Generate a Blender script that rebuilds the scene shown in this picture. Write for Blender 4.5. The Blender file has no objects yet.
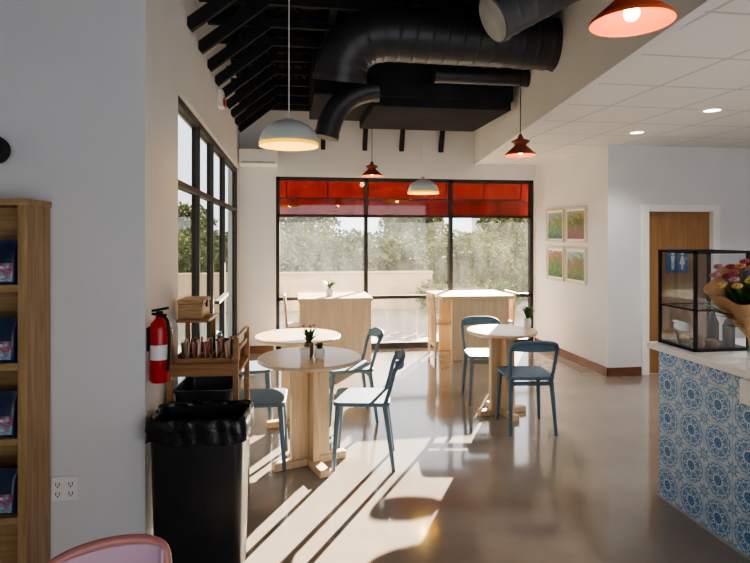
import bpy, bmesh, math, random
from mathutils import Vector, Matrix, noise
random.seed(7)
sc=bpy.context.scene
COL=sc.collection

# ---------------------------------------------------------------- materials
def nt(m): m.use_nodes=True; return m.node_tree
def bsdf(m): return m.node_tree.nodes['Principled BSDF']
def mat(name,col,rough=.5,metal=0,var=0,scale=8,bump=0,bscale=60,emit=0,ecol=None,spec=None):
    m=bpy.data.materials.new(name); t=nt(m); b=bsdf(m)
    c=(*col,1)
    b.inputs['Base Color'].default_value=c; b.inputs['Roughness'].default_value=rough; b.inputs['Metallic'].default_value=metal
    if spec is not None: b.inputs['Specular IOR Level'].default_value=spec
    tc=t.nodes.new('ShaderNodeTexCoord')
    if var:
        n=t.nodes.new('ShaderNodeTexNoise'); n.inputs['Scale'].default_value=scale; n.inputs['Detail'].default_value=5
        r=t.nodes.new('ShaderNodeValToRGB')
        r.color_ramp.elements[0].position=.3; r.color_ramp.elements[1].position=.7
        r.color_ramp.elements[0].color=(*[max(0,x*(1-var)) for x in col],1); r.color_ramp.elements[1].color=(*[min(1,x*(1+var)) for x in col],1)
        t.links.new(tc.outputs['Object'],n.inputs['Vector']); t.links.new(n.outputs['Fac'],r.inputs['Fac']); t.links.new(r.outputs['Color'],b.inputs['Base Color'])
    if bump:
        n2=t.nodes.new('ShaderNodeTexNoise'); n2.inputs['Scale'].default_value=bscale; n2.inputs['Detail'].default_value=4
        bp=t.nodes.new('ShaderNodeBump'); bp.inputs['Strength'].default_value=bump; bp.inputs['Distance'].default_value=.01
        t.links.new(tc.outputs['Object'],n2.inputs['Vector']); t.links.new(n2.outputs['Fac'],bp.inputs['Height']); t.links.new(bp.outputs['Normal'],b.inputs['Normal'])
    if emit:
        b.inputs['Emission Color'].default_value=(*(ecol or col),1); b.inputs['Emission Strength'].default_value=emit
    return m
def wood(name,c1,c2,stretch=(1,1,12),scale=6,rough=.45):
    m=bpy.data.materials.new(name); t=nt(m); b=bsdf(m)
    tc=t.nodes.new('ShaderNodeTexCoord'); mp=t.nodes.new('ShaderNodeMapping')
    mp.inputs['Scale'].default_value=[1/s*4 if s>1 else 4 for s in stretch]
    n=t.nodes.new('ShaderNodeTexNoise'); n.inputs['Scale'].default_value=scale; n.inputs['Detail'].default_value=8; n.inputs['Distortion'].default_value=1.2
    r=t.nodes.new('ShaderNodeValToRGB'); r.color_ramp.elements[0].position=.32; r.color_ramp.elements[1].position=.68
    r.color_ramp.elements[0].color=(*c1,1); r.color_ramp.elements[1].color=(*c2,1)
    t.links.new(tc.outputs['Object'],mp.inputs['Vector']); t.links.new(mp.outputs[0],n.inputs['Vector']); t.links.new(n.outputs['Fac'],r.inputs['Fac']); t.links.new(r.outputs['Color'],b.inputs['Base Color'])
    b.inputs['Roughness'].default_value=rough
    return m
class NM:
    def __init__(s,m): s.m=m; s.t=m.node_tree
    def __call__(s,op,a,b=None,c=None):
        n=s.t.nodes.new('ShaderNodeMath'); n.operation=op
        for i,x in enumerate((a,b,c)):
            if x is None: continue
            if isinstance(x,(int,float)): n.inputs[i].default_value=x
            else: s.t.links.new(x,n.inputs[i])
        return n.outputs[0]
    def band(s,x,lo,hi): return s('MULTIPLY',s('GREATER_THAN',x,lo),s('LESS_THAN',x,hi))
    def mix(s,f,a,b):
        n=s.t.nodes.new('ShaderNodeMix'); n.data_type='RGBA'
        s.t.links.new(f,n.inputs[0])
        for i,x in ((6,a),(7,b)):
            if isinstance(x,tuple): n.inputs[i].default_value=(*x,1)
            else: s.t.links.new(x,n.inputs[i])
        return n.outputs[2]
    def sep(s):
        tc=s.t.nodes.new('ShaderNodeTexCoord'); sx=s.t.nodes.new('ShaderNodeSeparateXYZ'); s.t.links.new(tc.outputs['Object'],sx.inputs[0]); return sx.outputs
def tile_mat():
    m=bpy.data.materials.new('patterned_blue_tile'); nt(m); M=NM(m); X,Y,Z=M.sep()
    S=.20
    h=M('ADD',X,Y)
    u=M('SUBTRACT',M('FRACT',M('DIVIDE',M('ADD',h,10.0),S)),.5); v=M('SUBTRACT',M('FRACT',M('DIVIDE',M('ADD',Z,10.0),S)),.5)
    r=M('SQRT',M('ADD',M('MULTIPLY',u,u),M('MULTIPLY',v,v))); th=M('ARCTAN2',v,u)
    au=M('ABSOLUTE',u); av=M('ABSOLUTE',v)
    cu=M('SUBTRACT',.5,au); cv=M('SUBTRACT',.5,av)
    rc=M('SQRT',M('ADD',M('MULTIPLY',cu,cu),M('MULTIPLY',cv,cv))); tc_=M('ARCTAN2',cv,cu)
    c8=M('COSINE',M('MULTIPLY',th,8)); c16=M('COSINE',M('MULTIPLY',th,16)); cc=M('COSINE',M('MULTIPLY',tc_,8))
    def mx(*a):
        o=a[0]
        for k in a[1:]: o=M('MAXIMUM',o,k)
        return o
    disk=M('LESS_THAN',r,M('ADD',.435,M('MULTIPLY',c16,.012)))
    light=mx(M.band(r,.345,.372),
             M('MULTIPLY',M('GREATER_THAN',r,.13),M('LESS_THAN',r,M('ADD',.235,M('MULTIPLY',c8,.085)))),
             M('MULTIPLY',M.band(r,.38,.412),M('GREATER_THAN',c16,.2)))
    dk=mx(M('LESS_THAN',r,.05),M.band(r,.085,.13),M('MULTIPLY',M.band(r,.17,.27),M('GREATER_THAN',c8,.80)))
    corner=mx(M('LESS_THAN',rc,.045),M('MULTIPLY',M('GREATER_THAN',rc,.075),M('LESS_THAN',rc,M('ADD',.165,M('MULTIPLY',cc,.05)))),M.band(r,.452,.468))
    grout=M('GREATER_THAN',M('MAXIMUM',au,av),.487)
    c=M.mix(corner,(.50,.60,.70),(.15,.30,.52)); c=M.mix(disk,c,(.10,.24,.47)); c=M.mix(light,c,(.52,.62,.72)); c=M.mix(dk,c,(.04,.13,.35)); c=M.mix(grout,c,(.30,.37,.45))
    b=bsdf(m); m.node_tree.links.new(c,b.inputs['Base Color']); b.inputs['Roughness'].default_value=.35
    return m
def grid_mat():
    m=bpy.data.materials.new('acoustic_ceiling_tile'); nt(m); M=NM(m); X,Y,Z=M.sep()
    u=M('ABSOLUTE',M('SUBTRACT',M('FRACT',M('DIVIDE',M('ADD',X,10.1),.6)),.5)); v=M('ABSOLUTE',M('SUBTRACT',M('FRACT',M('DIVIDE',M('ADD',Y,10.3),.6)),.5))
    g=M('GREATER_THAN',M('MAXIMUM',u,v),.481)
    c=M.mix(g,(.70,.70,.70),(.50,.50,.50)); b=bsdf(m); m.node_tree.links.new(c,b.inputs['Base Color']); b.inputs['Roughness'].default_value=.9
    return m
def floor_mat():
    m=bpy.data.materials.new('polished_concrete'); t=nt(m); b=bsdf(m)
    tc=t.nodes.new('ShaderNodeTexCoord'); n=t.nodes.new('ShaderNodeTexNoise'); n.inputs['Scale'].default_value=.9; n.inputs['Detail'].default_value=6; n.inputs['Roughness'].default_value=.6
    r=t.nodes.new('ShaderNodeValToRGB'); r.color_ramp.elements[0].position=.3; r.color_ramp.elements[1].position=.72
    r.color_ramp.elements[0].color=(.20,.168,.14,1); r.color_ramp.elements[1].color=(.30,.262,.225,1)
    t.links.new(tc.outputs['Object'],n.inputs['Vector']); t.links.new(n.outputs['Fac'],r.inputs['Fac']); t.links.new(r.outputs['Color'],b.inputs['Base Color'])
    n2=t.nodes.new('ShaderNodeTexNoise'); n2.inputs['Scale'].default_value=2; n2.inputs['Detail'].default_value=3
    mr=t.nodes.new('ShaderNodeMapRange'); mr.inputs['To Min'].default_value=.08; mr.inputs['To Max'].default_value=.17
    t.links.new(tc.outputs['Object'],n2.inputs['Vector']); t.links.new(n2.outputs['Fac'],mr.inputs['Value']); t.links.new(mr.outputs[0],b.inputs['Roughness'])
    b.inputs['Coat Weight'].default_value=.35; b.inputs['Coat Roughness'].default_value=.05
    return m
def glass_mat(name,tint=(1,1,1),g=.06,haze=0):
    m=bpy.data.materials.new(name); t=nt(m); t.nodes.remove(bsdf(m)); out=t.nodes['Material Output']
    a=t.nodes.new('ShaderNodeBsdfTransparent'); a.inputs[0].default_value=(*tint,1)
    b=t.nodes.new('ShaderNodeBsdfGlossy'); b.inputs['Roughness'].default_value=.02
    x=t.nodes.new('ShaderNodeMixShader'); x.inputs[0].default_value=g
    t.links.new(a.outputs[0],x.inputs[1]); t.links.new(b.outputs[0],x.inputs[2]); last=x
    if haze:
        tr=t.nodes.new('ShaderNodeBsdfTranslucent'); tr.inputs[0].default_value=(.95,.93,.88,1)
        tc=t.nodes.new('ShaderNodeTexCoord'); mp=t.nodes.new('ShaderNodeMapping'); mp.inputs['Scale'].default_value=(3,1,1.2)
        n=t.nodes.new('ShaderNodeTexNoise'); n.inputs['Scale'].default_value=2.0; n.inputs['Detail'].default_value=5
        mr=t.nodes.new('ShaderNodeMapRange'); mr.inputs['From Min'].default_value=.35; mr.inputs['From Max'].default_value=.7; mr.inputs['To Min'].default_value=haze*.5; mr.inputs['To Max'].default_value=haze*1.5
        t.links.new(tc.outputs['Object'],mp.inputs[0]); t.links.new(mp.outputs[0],n.inputs[0]); t.links.new(n.outputs['Fac'],mr.inputs['Value'])
        x2=t.nodes.new('ShaderNodeMixShader'); t.links.new(mr.outputs[0],x2.inputs[0]); t.links.new(x.outputs[0],x2.inputs[1]); t.links.new(tr.outputs[0],x2.inputs[2]); last=x2
    t.links.new(last.outputs[0],out.inputs[0]); return m
def translucent_mat(name,col,f=.6,vs=(2.5,)):
    m=bpy.data.materials.new(name); t=nt(m); t.nodes.remove(bsdf(m)); out=t.nodes['Material Output']
    a=t.nodes.new('ShaderNodeBsdfDiffuse'); b=t.nodes.new('ShaderNodeBsdfTranslucent'); x=t.nodes.new('ShaderNodeMixShader'); x.inputs[0].default_value=f
    tc=t.nodes.new('ShaderNodeTexCoord'); n=t.nodes.new('ShaderNodeTexNoise'); n.inputs['Scale'].default_value=vs[0]; n.inputs['Detail'].default_value=4
    r=t.nodes.new('ShaderNodeValToRGB'); r.color_ramp.elements[0].position=.35; r.color_ramp.elements[1].position=.65
    r.color_ramp.elements[0].color=(*[k*.75 for k in col],1); r.color_ramp.elements[1].color=(*[min(1,k*1.15) for k in col],1)
    t.links.new(tc.outputs['Object'],n.inputs[0]); t.links.new(n.outputs['Fac'],r.inputs[0])
    for k in (a,b): t.links.new(r.outputs[0],k.inputs[0])
    t.links.new(a.outputs[0],x.inputs[1]); t.links.new(b.outputs[0],x.inputs[2]); t.links.new(x.outputs[0],out.inputs[0]); return m
def picture_mat(name,cols,sc_=9,zk=1.3):
    m=bpy.data.materials.new(name); t=nt(m); b=bsdf(m)
    tc=t.nodes.new('ShaderNodeTexCoord'); n=t.nodes.new('ShaderNodeTexNoise'); n.inputs['Scale'].default_value=sc_; n.inputs['Detail'].default_value=9; n.inputs['Roughness'].default_value=.75
    sx=t.nodes.new('ShaderNodeSeparateXYZ'); t.links.new(tc.outputs['Object'],sx.inputs[0])
    M=NM(m); f=M('ADD',M('MULTIPLY',M('SUBTRACT',n.outputs['Fac'],.5),1.7),M('ADD',.5,M('MULTIPLY',sx.outputs[2],zk)))
    r=t.nodes.new('ShaderNodeValToRGB'); r.color_ramp.interpolation='LINEAR'
    while len(r.color_ramp.elements)<len(cols): r.color_ramp.elements.new(.5)
    for i,c in enumerate(cols): r.color_ramp.elements[i].position=.1+.8*i/(len(cols)-1); r.color_ramp.elements[i].color=(*c,1)
    t.links.new(tc.outputs['Object'],n.inputs[0]); t.links.new(f,r.inputs[0]); t.links.new(r.outputs[0],b.inputs['Base Color']); b.inputs['Roughness'].default_value=.4
    return m

WALL=mat('painted_plaster',(.685,.685,.695),.8,var=.03,scale=2,bump=.15,bscale=120)
BLACKP=mat('black_paint',(.020,.020,.023),.7,var=.3,scale=5,spec=.2)
DUCT=mat('black_duct_metal',(.04,.04,.046),.42,metal=.3,var=.2,scale=6)
DUCTG=mat('grey_duct_metal',(.11,.11,.12),.42,metal=.3,var=.2,scale=6)
UNIT=mat('matte_black_unit',(.030,.030,.034),.85,var=.2,scale=3,spec=.1)
DARKF=mat('dark_aluminium',(.03,.03,.033),.5,metal=0,var=.2,spec=.25)
BRONZE=mat('bronze_aluminium',(.055,.052,.05),.5,metal=0,var=.15,spec=.3)
FLOOR=floor_mat(); GRID=grid_mat(); TILE=tile_mat()
GLASS=glass_mat('window_glass',(.97,.98,.98),.03); HGLASS=glass_mat('hazy_window_glass',(.97,.98,.98),.03,.007); CGLASS=glass_mat('case_glass',(.84,.86,.88),.08)
TGLASS=glass_mat('tinted_window_glass',(.74,.77,.77),.06)
OAK=wood('light_oak',(.50,.345,.20),(.68,.51,.33),(1,1,12))
OAKH=wood('light_oak_top',(.54,.40,.26),(.68,.53,.37),(14,1,1),5,.3)
PALE=wood('pale_birch',(.50,.38,.25),(.62,.49,.34),(1,1,12),5,.45)
SHELFW=wood('shelf_oak',(.29,.17,.07),(.46,.30,.145),(1,1,14),7,.5)
SHELFH=wood('shelf_oak_board',(.29,.17,.07),(.46,.30,.145),(14,1,1),7,.5)
DOORW=wood('door_veneer',(.27,.135,.052),(.35,.19,.082),(1,1,14),5,.4)
CARTW=wood('cart_wood',(.22,.11,.045),(.36,.20,.09),(12,1,1),6,.5)
BASEB=wood('brown_baseboard',(.12,.045,.025),(.19,.08,.045),(12,12,1),5,.4)
BLUE=mat('steel_blue_paint',(.095,.15,.20),.6,var=.08,scale=12,spec=.25)
WHITE=mat('white_paint',(.8,.8,.78),.45,var=.02)
QUARTZ=mat('white_quartz',(.82,.81,.79),.25,var=.03,scale=30)
RED=mat('fire_red',(.45,.012,.012),.3,var=.1)
ORANGE=mat('orange_enamel',(.62,.10,.035),.4,var=.08)
ORIN=mat('orange_inner_glow',(.75,.13,.0),.5,var=.05,emit=.25,ecol=(1,.20,.0))  # lamplight on the orange lining put in as a faint emission
RUST=mat('rust_enamel',(.28,.065,.035),.45,var=.08)
GOLD=mat('gold_inner_glow',(.80,.50,.01),.5,var=.05,emit=.8,ecol=(1,.56,.0))  # glow of the gold lining is emission standing in for lamplight
DOMEW=mat('dome_enamel',(.62,.66,.66),.4,var=.03)
BULB=mat('warm_bulb',(1,.85,.6),.5,var=.01,emit=10,ecol=(1,.72,.4))
LED=mat('led_lens',(1,.97,.9),.5,var=.01,emit=7,ecol=(1,.93,.82))
TRASH=mat('black_plastic',(.018,.018,.02),.42,var=.2,bump=.1)
BAG=mat('bin_liner',(.012,.012,.013),.25,var=.3,bump=.5,bscale=25)
KRAFT=mat('kraft_paper',(.42,.25,.13),.8,var=.12,scale=10,bump=.3)
CERAM=mat('white_ceramic',(.8,.79,.76),.25,var=.03)
LEAF=mat('leaf_green',(.06,.14,.03),.55,var=.5,scale=20)
LEAF2=mat('shrub_leaf',(.075,.115,.030),.9,var=.5,scale=3,spec=.02)
LEAF3=mat('olive_leaf',(.13,.145,.058),.9,var=.75,scale=.9,spec=.02)
CORE=mat('hedge_dark_core',(.05,.06,.025),.95,var=.4,scale=4,bump=.6,bscale=8)
TAN=mat('tan_stucco',(.50,.355,.22),.85,var=.06,scale=3,bump=.2)
PAVE=mat('concrete_paving',(.27,.23,.185),.85,var=.12,scale=1.5)
BANK=mat('planted_bank_soil',(.10,.10,.045),.95,var=.6,scale=1.2,bump=.8,bscale=5)
CLOTH=translucent_mat('red_awning_cloth',(.105,.009,.006),.10,(6,))
CLOTHD=translucent_mat('dark_red_valance_cloth',(.070,.007,.005),.09,(6,))
NAVY=mat('navy_foil',(.014,.028,.075),.35,var=.4,scale=25)
GALV=mat('galvanised_steel',(.42,.43,.44),.4,metal=.6,var=.15)
ROSE=mat('dusty_rose_paint',(.48,.20,.18),.4,var=.06)
LILAC=mat('lilac_plastic',(.56,.38,.47),.5,var=.04)
TINTED=glass_mat('clear_glass',(.8,.85,.85),.12)
SIGNB=mat('sign_blue',(.03,.10,.32),.4,var=.04)
GREYB=mat('grey_building_paint',(.42,.46,.50),.8,var=.1,scale=.4)

# ---------------------------------------------------------------- mesh builder
class MB:
    def __init__(s): s.v=[]; s.f=[]
    def add(s,vs,fs,M=None):
        o=len(s.v)
        for p in vs:
            p=Vector(p); s.v.append(M@p if M is not None else p)
        for f in fs: s.f.append([o+i for i in f])
        return s
    def box(s,lo,hi,M=None):
        x0,y0,z0=lo; x1,y1,z1=hi
        return s.add([(x0,y0,z0),(x1,y0,z0),(x1,y1,z0),(x0,y1,z0),(x0,y0,z1),(x1,y0,z1),(x1,y1,z1),(x0,y1,z1)],
              [(0,3,2,1),(4,5,6,7),(0,1,5,4),(1,2,6,5),(2,3,7,6),(3,0,4,7)],M)
    def bar(s,p0,p1,w,h,up=(0,0,1)):
        p0=Vector(p0);p1=Vector(p1); d=(p1-p0).normalized(); u=Vector(up)
        if abs(d.dot(u))>.98: u=Vector((0,1,0))
        a=d.cross(u).normalized(); b=a.cross(d).normalized()
        vs=[]
        for p in (p0,p1):
            for i,j in ((-1,-1),(1,-1),(1,1),(-1,1)): vs.append(p+a*i*w/2+b*j*h/2)
        return s.add(vs,[(0,1,2,3),(7,6,5,4),(0,4,5,1),(1,5,6,2),(2,6,7,3),(3,7,4,0)])
    def sweep(s,pts,r,n=12,caps=True,closed=False):
        pts=[Vector(p) for p in pts]; N=len(pts); rr=r if isinstance(r,list) else [r]*N
        tans=[]
        for i in range(N):
            if closed: t=pts[(i+1)%N]-pts[i-1]
            else: t=pts[min(i+1,N-1)]-pts[max(i-1,0)]
            tans.append(t.normalized())
        up=Vector((0,0,1)) if abs(tans[0].z)<.9 else Vector((1,0,0))
        a=tans[0].cross(up).normalized(); o=len(s.v)
        for i in range(N):
            a=(a-tans[i]*a.dot(tans[i])).normalized(); b=tans[i].cross(a)
            for k in range(n):
                th=2*math.pi*k/n; s.v.append(pts[i]+(a*math.cos(th)+b*math.sin(th))*rr[i])
        for i in range(N-1 if not closed else N):
            j=(i+1)%N
            for k in range(n): s.f.append([o+i*n+k,o+i*n+(k+1)%n,o+j*n+(k+1)%n,o+j*n+k])
        if caps and not closed:
            s.f.append([o+k for k in range(n)][::-1]); s.f.append([o+(N-1)*n+k for k in range(n)])
        return s
    def cyl(s,p0,p1,r0,r1=None,n=16): return s.sweep([p0,p1],[r0,r0 if r1 is None else r1],n)
    def lathe(s,prof,c=(0,0,0),n=32,M=None,wob=None):
        o=len(s.v); c=Vector(c)
        for (r,z) in prof:
            for k in range(n):
                th=2*math.pi*k/n; rr=max(r,1e-4)*(1+(wob(th,z) if wob else 0))
                p=Vector((rr*math.cos(th),rr*math.sin(th),z))
                if M is not None: p=M@p
                s.v.append(p+c)
        for i in range(len(prof)-1):
            for k in range(n): s.f.append([o+i*n+k,o+i*n+(k+1)%n,o+(i+1)*n+(k+1)%n,o+(i+1)*n+k])
        return s
    def ribbon(s,pts,h,t):
        pts=[Vector(p) for p in pts]; o=len(s.v); N=len(pts)
        for i in range(N):
            d=(pts[min(i+1,N-1)]-pts[max(i-1,0)]); d.z=0; d.normalize(); nrm=Vector((-d.y,d.x,0))
            for a,b in ((-1,-1),(1,-1),(1,1),(-1,1)): s.v.append(pts[i]+nrm*a*t/2+Vector((0,0,b*h/2)))
        for i in range(N-1):
            for k in range(4): s.f.append([o+i*4+k,o+i*4+(k+1)%4,o+i*4+4+(k+1)%4,o+i*4+4+k])
        s.f.append([o,o+1,o+2,o+3]); s.f.append([o+(N-1)*4+k for k in (3,2,1,0)])
        return s
    def prism(s,poly,z0,z1):
        n=len(poly); vs=[(x,y,z0) for x,y in poly]+[(x,y,z1) for x,y in poly]
        return s.add(vs,[list(range(n))[::-1],list(range(n,2*n))]+[[i,(i+1)%n,n+(i+1)%n,n+i] for i in range(n)])
    def ball(s,c,r,n=10,sq=(1,1,1)):
        prof=[(r*math.sin(math.pi*i/n),-r*math.cos(math.pi*i/n)) for i in range(n+1)]
        return s.lathe(prof,c,n*2,Matrix.Diagonal((sq[0],sq[1],sq[2])))
    def obj(s,name,mt,parent=None,bevel=0,smooth=True,loc=None,recalc=True):
        me=bpy.data.meshes.new(name); me.from_pydata([tuple(p) for p in s.v],[],s.f)
        if recalc:
            bm=bmesh.new(); bm.from_mesh(me); bmesh.ops.recalc_face_normals(bm,faces=bm.faces); bm.to_mesh(me); bm.free()
        me.materials.append(mt)
        if smooth:
            me.shade_smooth(); me.set_sharp_from_angle(angle=math.radians(38))
        ob=bpy.data.objects.new(name,me); COL.objects.link(ob)
        if parent: ob.parent=parent
        if loc: ob.location=loc
        if bevel:
            b=ob.modifiers.new('bevel','BEVEL'); b.width=bevel; b.segments=2; b.limit_method='ANGLE'
        return ob
def rrect(w,d,r,n=5,c=(0,0)):
    P=[]
    for cx,cy,a0 in ((w/2-r,d/2-r,0),(-w/2+r,d/2-r,90),(-w/2+r,-d/2+r,180),(w/2-r,-d/2+r,270)):
        for i in range(n+1):
            a=math.radians(a0+90*i/n); P.append((c[0]+cx+r*math.cos(a),c[1]+cy+r*math.sin(a)))
    return P
def meta(o,label,cat,group=None):
    o['label']=label; o['category']=cat
    if group: o['group']=group
    return o
def root(name,label,cat,loc=(0,0,0),rz=0,group=None):
    e=bpy.data.objects.new(name,None); e.empty_display_size=.1; COL.objects.link(e); e.location=loc; e.rotation_euler=(0,0,math.radians(rz)); return meta(e,label,cat,group)
def struct(o,label,cat='structure'):
    o['kind']='structure'; o['label']=label; o['category']=cat; return o
def dup(r,loc,rz=None,label=None):
    def cp(o,par):
        c=o.copy(); COL.objects.link(c)
        if par: c.parent=par; c.matrix_parent_inverse=o.matrix_parent_inverse.copy()
        for ch in list(o.children): cp(ch,c)
        return c
    n=cp(r,None); n.location=loc
    if rz is not None: n.rotation_euler=(0,0,math.radians(rz))
    if label: n['label']=label
    return n

# ---------------------------------------------------------------- room shell
XL=-.67; YB=7.75; XR=3.55; YF=5.86; HC=2.62; HT=3.65
struct(MB().box((-3,-3,-.1),(6.7,YB+.1,0)).obj('floor',FLOOR,smooth=False),'polished brown grey concrete floor with sun patches','floor')
struct(MB().box((XL-.15,YB,0),(-.19,YB+.15,HT)).box((3.53,YB,0),(XR+.15,YB+.15,HT)).box((-.19,YB,2.40),(3.53,YB+.15,HT)).obj('wall_back',WALL,smooth=False),'white painted wall around the wide shop window','wall')
struct(MB().box((XL-.15,2.9,0),(XL,3.53,HT)).box((XL-.15,3.53,2.49),(XL,YB,HT)).box((XL-.15,7.68,0),(XL,YB,2.49)).obj('wall_left',WALL,smooth=False),'white painted wall above the side windows','wall')
struct(MB().box((-3,2.75,0),(XL,2.9,HT)).obj('wall_front_left',WALL,smooth=False),'plain grey white wall behind the wooden shelf','wall')
struct(MB().box((-3.15,-3,0),(-3,2.9,HT)).obj('wall_side_left',WALL,smooth=False),'plain white side wall','wall')
struct(MB().box((-3.15,-3.15,0),(-.6,-3,HT)).box((4.6,-3.15,0),(6.85,-3,HT)).box((-.6,-3.15,2.6),(4.6,-3,HT)).obj('wall_rear',WALL,smooth=False),'unseen white rear wall with wide opening, added to dim the room','wall')  # unseen wall with an opening, added to dim light from behind the camera
struct(MB().box((XR,YF+.15,0),(XR+.15,YB,HT)).obj('wall_right',WALL,smooth=False),'white wall with four framed pictures','wall')
struct(MB().box((XR,YF,0),(4.03,YF+.15,HT)).box((4.88,YF,0),(6.7,YF+.15,HT)).box((4.03,YF,1.89),(4.88,YF+.15,HT)).obj('wall_door_side',WALL,smooth=False),'white wall around the wooden door','wall')
struct(MB().box((6.7,-3,0),(6.85,YF+.15,HT)).obj('wall_side_right',WALL,smooth=False),'plain white side wall behind the counter','wall')
def sx(y): return 1.84+(y-2.18)*(.84/5.57)
pol=[(sx(-3),-3),(6.7,-3),(6.7,YF),(XR,YF),(XR,YB),(sx(YB),YB)]
struct(MB().prism(pol,HC,HC+.04).obj('ceiling_1',GRID,smooth=False),'white acoustic tile dropped ceiling with recessed lights','ceiling')
struct(MB().prism([(sx(-3)-.06,-3),(sx(-3),-3),(sx(YB),YB),(sx(YB)-.06,YB)],HC-.01,HT).obj('wall_soffit',WALL,smooth=False),'white vertical soffit face beside the dropped ceiling','wall')
struct(MB().box((-3.15,-3,HT),(6.85,YB+.15,HT+.1)).obj('ceiling_2',BLACKP,smooth=False),'black painted open roof deck','ceiling')
struct(MB().box((XR-.015,YF-.015,0),(XR,YB,.10)).obj('baseboard_right',BASEB,smooth=False,bevel=.003),'dark reddish brown wooden baseboard','baseboard')
struct(MB().box((XR-.015,YF-.015,0),(3.955,YF,.10)).box((4.955,YF-.015,0),(6.7,YF,.10)).obj('baseboard_door_side',BASEB,smooth=False,bevel=.003),'dark reddish brown wooden baseboard','baseboard')
struct(MB().box((XL,YB-.015,0),(-.22,YB,.10)).obj('baseboard_back',BASEB,smooth=False),'short brown baseboard under the window wall','baseboard')
struct(MB().box((-3,2.737,0),(XL,2.75,.09)).obj('baseboard_left',BASEB,smooth=False),'brown baseboard below plain wall','baseboard')

# back window
w=bpy.data.objects.new('window_1',None); COL.objects.link(w); struct(w,'wide dark aluminium shop window with three bays','window')
b=MB(); y0,y1=YB+.02,YB+.10
for x in (-.19,1.03,2.26,3.48): b.box((x,y0,0),(x+.05,y1,2.40))
b.box((-.19,y0,2.35),(3.53,y1,2.40)).box((-.19,y0,0),(3.53,y1,.08)).box((-.19,y0,.70),(3.53,y1,.745)).box((-.19,y0,1.85),(3.53,y1,1.885))
b.obj('window_frame',DARKF,w,smooth=False,bevel=.004)
MB().box((-.16,YB+.055,.05),(3.5,YB+.056,1.86)).obj('window_pane',HGLASS,w,smooth=False)
MB().box((-.16,YB+.055,1.87),(3.5,YB+.061,2.37)).obj('upper_window_pane',GLASS,w,smooth=False)
# left storefront windows
w=bpy.data.objects.new('window_2',None); COL.objects.link(w); struct(w,'dark aluminium storefront glazing with transom lights','window')
b=MB(); x0,x1=XL-.09,XL-.03
for y in (3.53,4.53,5.33,6.26,7.63): b.box((x0,y,0),(x1,y+.05,2.49))
b.box((x0,3.53,2.44),(x1,7.68,2.49)).box((x0,3.53,1.91),(x1,7.68,1.955)).box((x0,3.53,0),(x1,7.68,.12))
b.obj('window_frame',BRONZE,w,smooth=False,bevel=.004)
MB().box((XL-.06,3.56,.05),(XL-.059,7.66,2.45)).obj('window_pane',TGLASS,w,smooth=False)
MB().box((x1-.001,5.42,.95),(x1+.045,6.2,.98)).obj('push_bar',BRONZE,w,smooth=False)
# door
d=bpy.data.objects.new('door_1',None); COL.objects.link(d); struct(d,'plain brown wood veneer door in white frame','door')
MB().box((4.05,YF+.04,0.005),(4.86,YF+.085,1.87)).obj('door_leaf',DOORW,d,smooth=False)
MB().box((3.96,YF-.02,0),(4.05,YF+.13,1.95)).box((4.86,YF-.02,0),(4.95,YF+.13,1.95)).box((4.05,YF-.02,1.87),(4.86,YF+.13,1.95)).obj('door_frame',WHITE,d,smooth=False,bevel=.004)
MB().cyl((4.79,YF+.04,.93),(4.79,YF-.015,.93),.012).ball((4.79,YF-.03,.93),.028,8).obj('door_knob',GALV,d)
# restroom sign
r=root('restroom_sign','blue restroom sign with white figures on the door','sign',(4.44,YF+.04,1.30))
o_=MB().prism(rrect(.28,.27,.02),-.0,.008).obj('plaque',SIGNB,r,bevel=.001); o_.rotation_euler=(math.pi/2,0,0)
MB().cyl((-.06,-.009,.088),(-.06,-.012,.088),.02).box((-.082,-.012,.0),(-.038,-.009,.06)).box((-.076,-.012,-.10),(-.063,-.009,.0)).box((-.057,-.012,-.10),(-.044,-.009,.0)).obj('pictogram',WHITE,r,smooth=False)
MB().cyl((.06,-.009,.088),(.06,-.012,.088),.02).add([(.048,-.012,.06),(.072,-.012,.06),(.10,-.012,-.04),(.02,-.012,-.04)],[(0,1,2,3)]).box((.045,-.012,-.10),(.056,-.009,-.04)).box((.064,-.012,-.10),(.075,-.009,-.04)).obj('pictogram',WHITE,r,smooth=False)

# ---------------------------------------------------------------- roof joists / braces
J=root('roof_joist','black painted open web roof joist','roof joist',(0,3.85,0),group='black open web joists under roof deck')
MB().box((XL,-.022,3.34),(sx(3.9)-.07,.022,3.40)).obj('bottom_chord',BLACKP,J,smooth=False)
MB().box((XL,-.022,3.58),(sx(3.9)-.07,.022,3.65)).obj('top_chord',BLACKP,J,smooth=False)
b=MB(); n=8; L=sx(3.9)-.1-XL
for i in range(n):
    xa=XL+L*i/n; xm=XL+L*(i+.5)/n; xb=XL+L*(i+1)/n
    b.bar((xa,0,3.60),(xm,0,3.39),.03,.03).bar((xm,0,3.39),(xb,0,3.60),.03,.03)
b.obj('web',BLACKP,J,smooth=False)
MB().bar((XL-.0,0,2.98),(XL+.50,0,3.38),.045,.085).obj('knee_brace',BLACKP,J,smooth=False)
for i in range(1,9): dup(J,(0,3.85+.46*i,0))
P=meta(MB().box((-.03,3.2,3.42),(.03,YB-.02,3.52)).obj('roof_purlin',BLACKP,smooth=False,loc=(-.25,0,0)),'long black timber purlin under roof deck','roof beam','black purlins under roof deck')
for x in (.35,1.0,1.6):
    c=P.copy(); COL.objects.link(c); c.location=(x,0,0)
meta(MB().box((XL,YB-.10,3.30),(sx(YB)-.07,YB,HT)).obj('roof_ledger_beam',BLACKP,smooth=False),'black ledger beam along top of window wall','roof beam')
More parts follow.
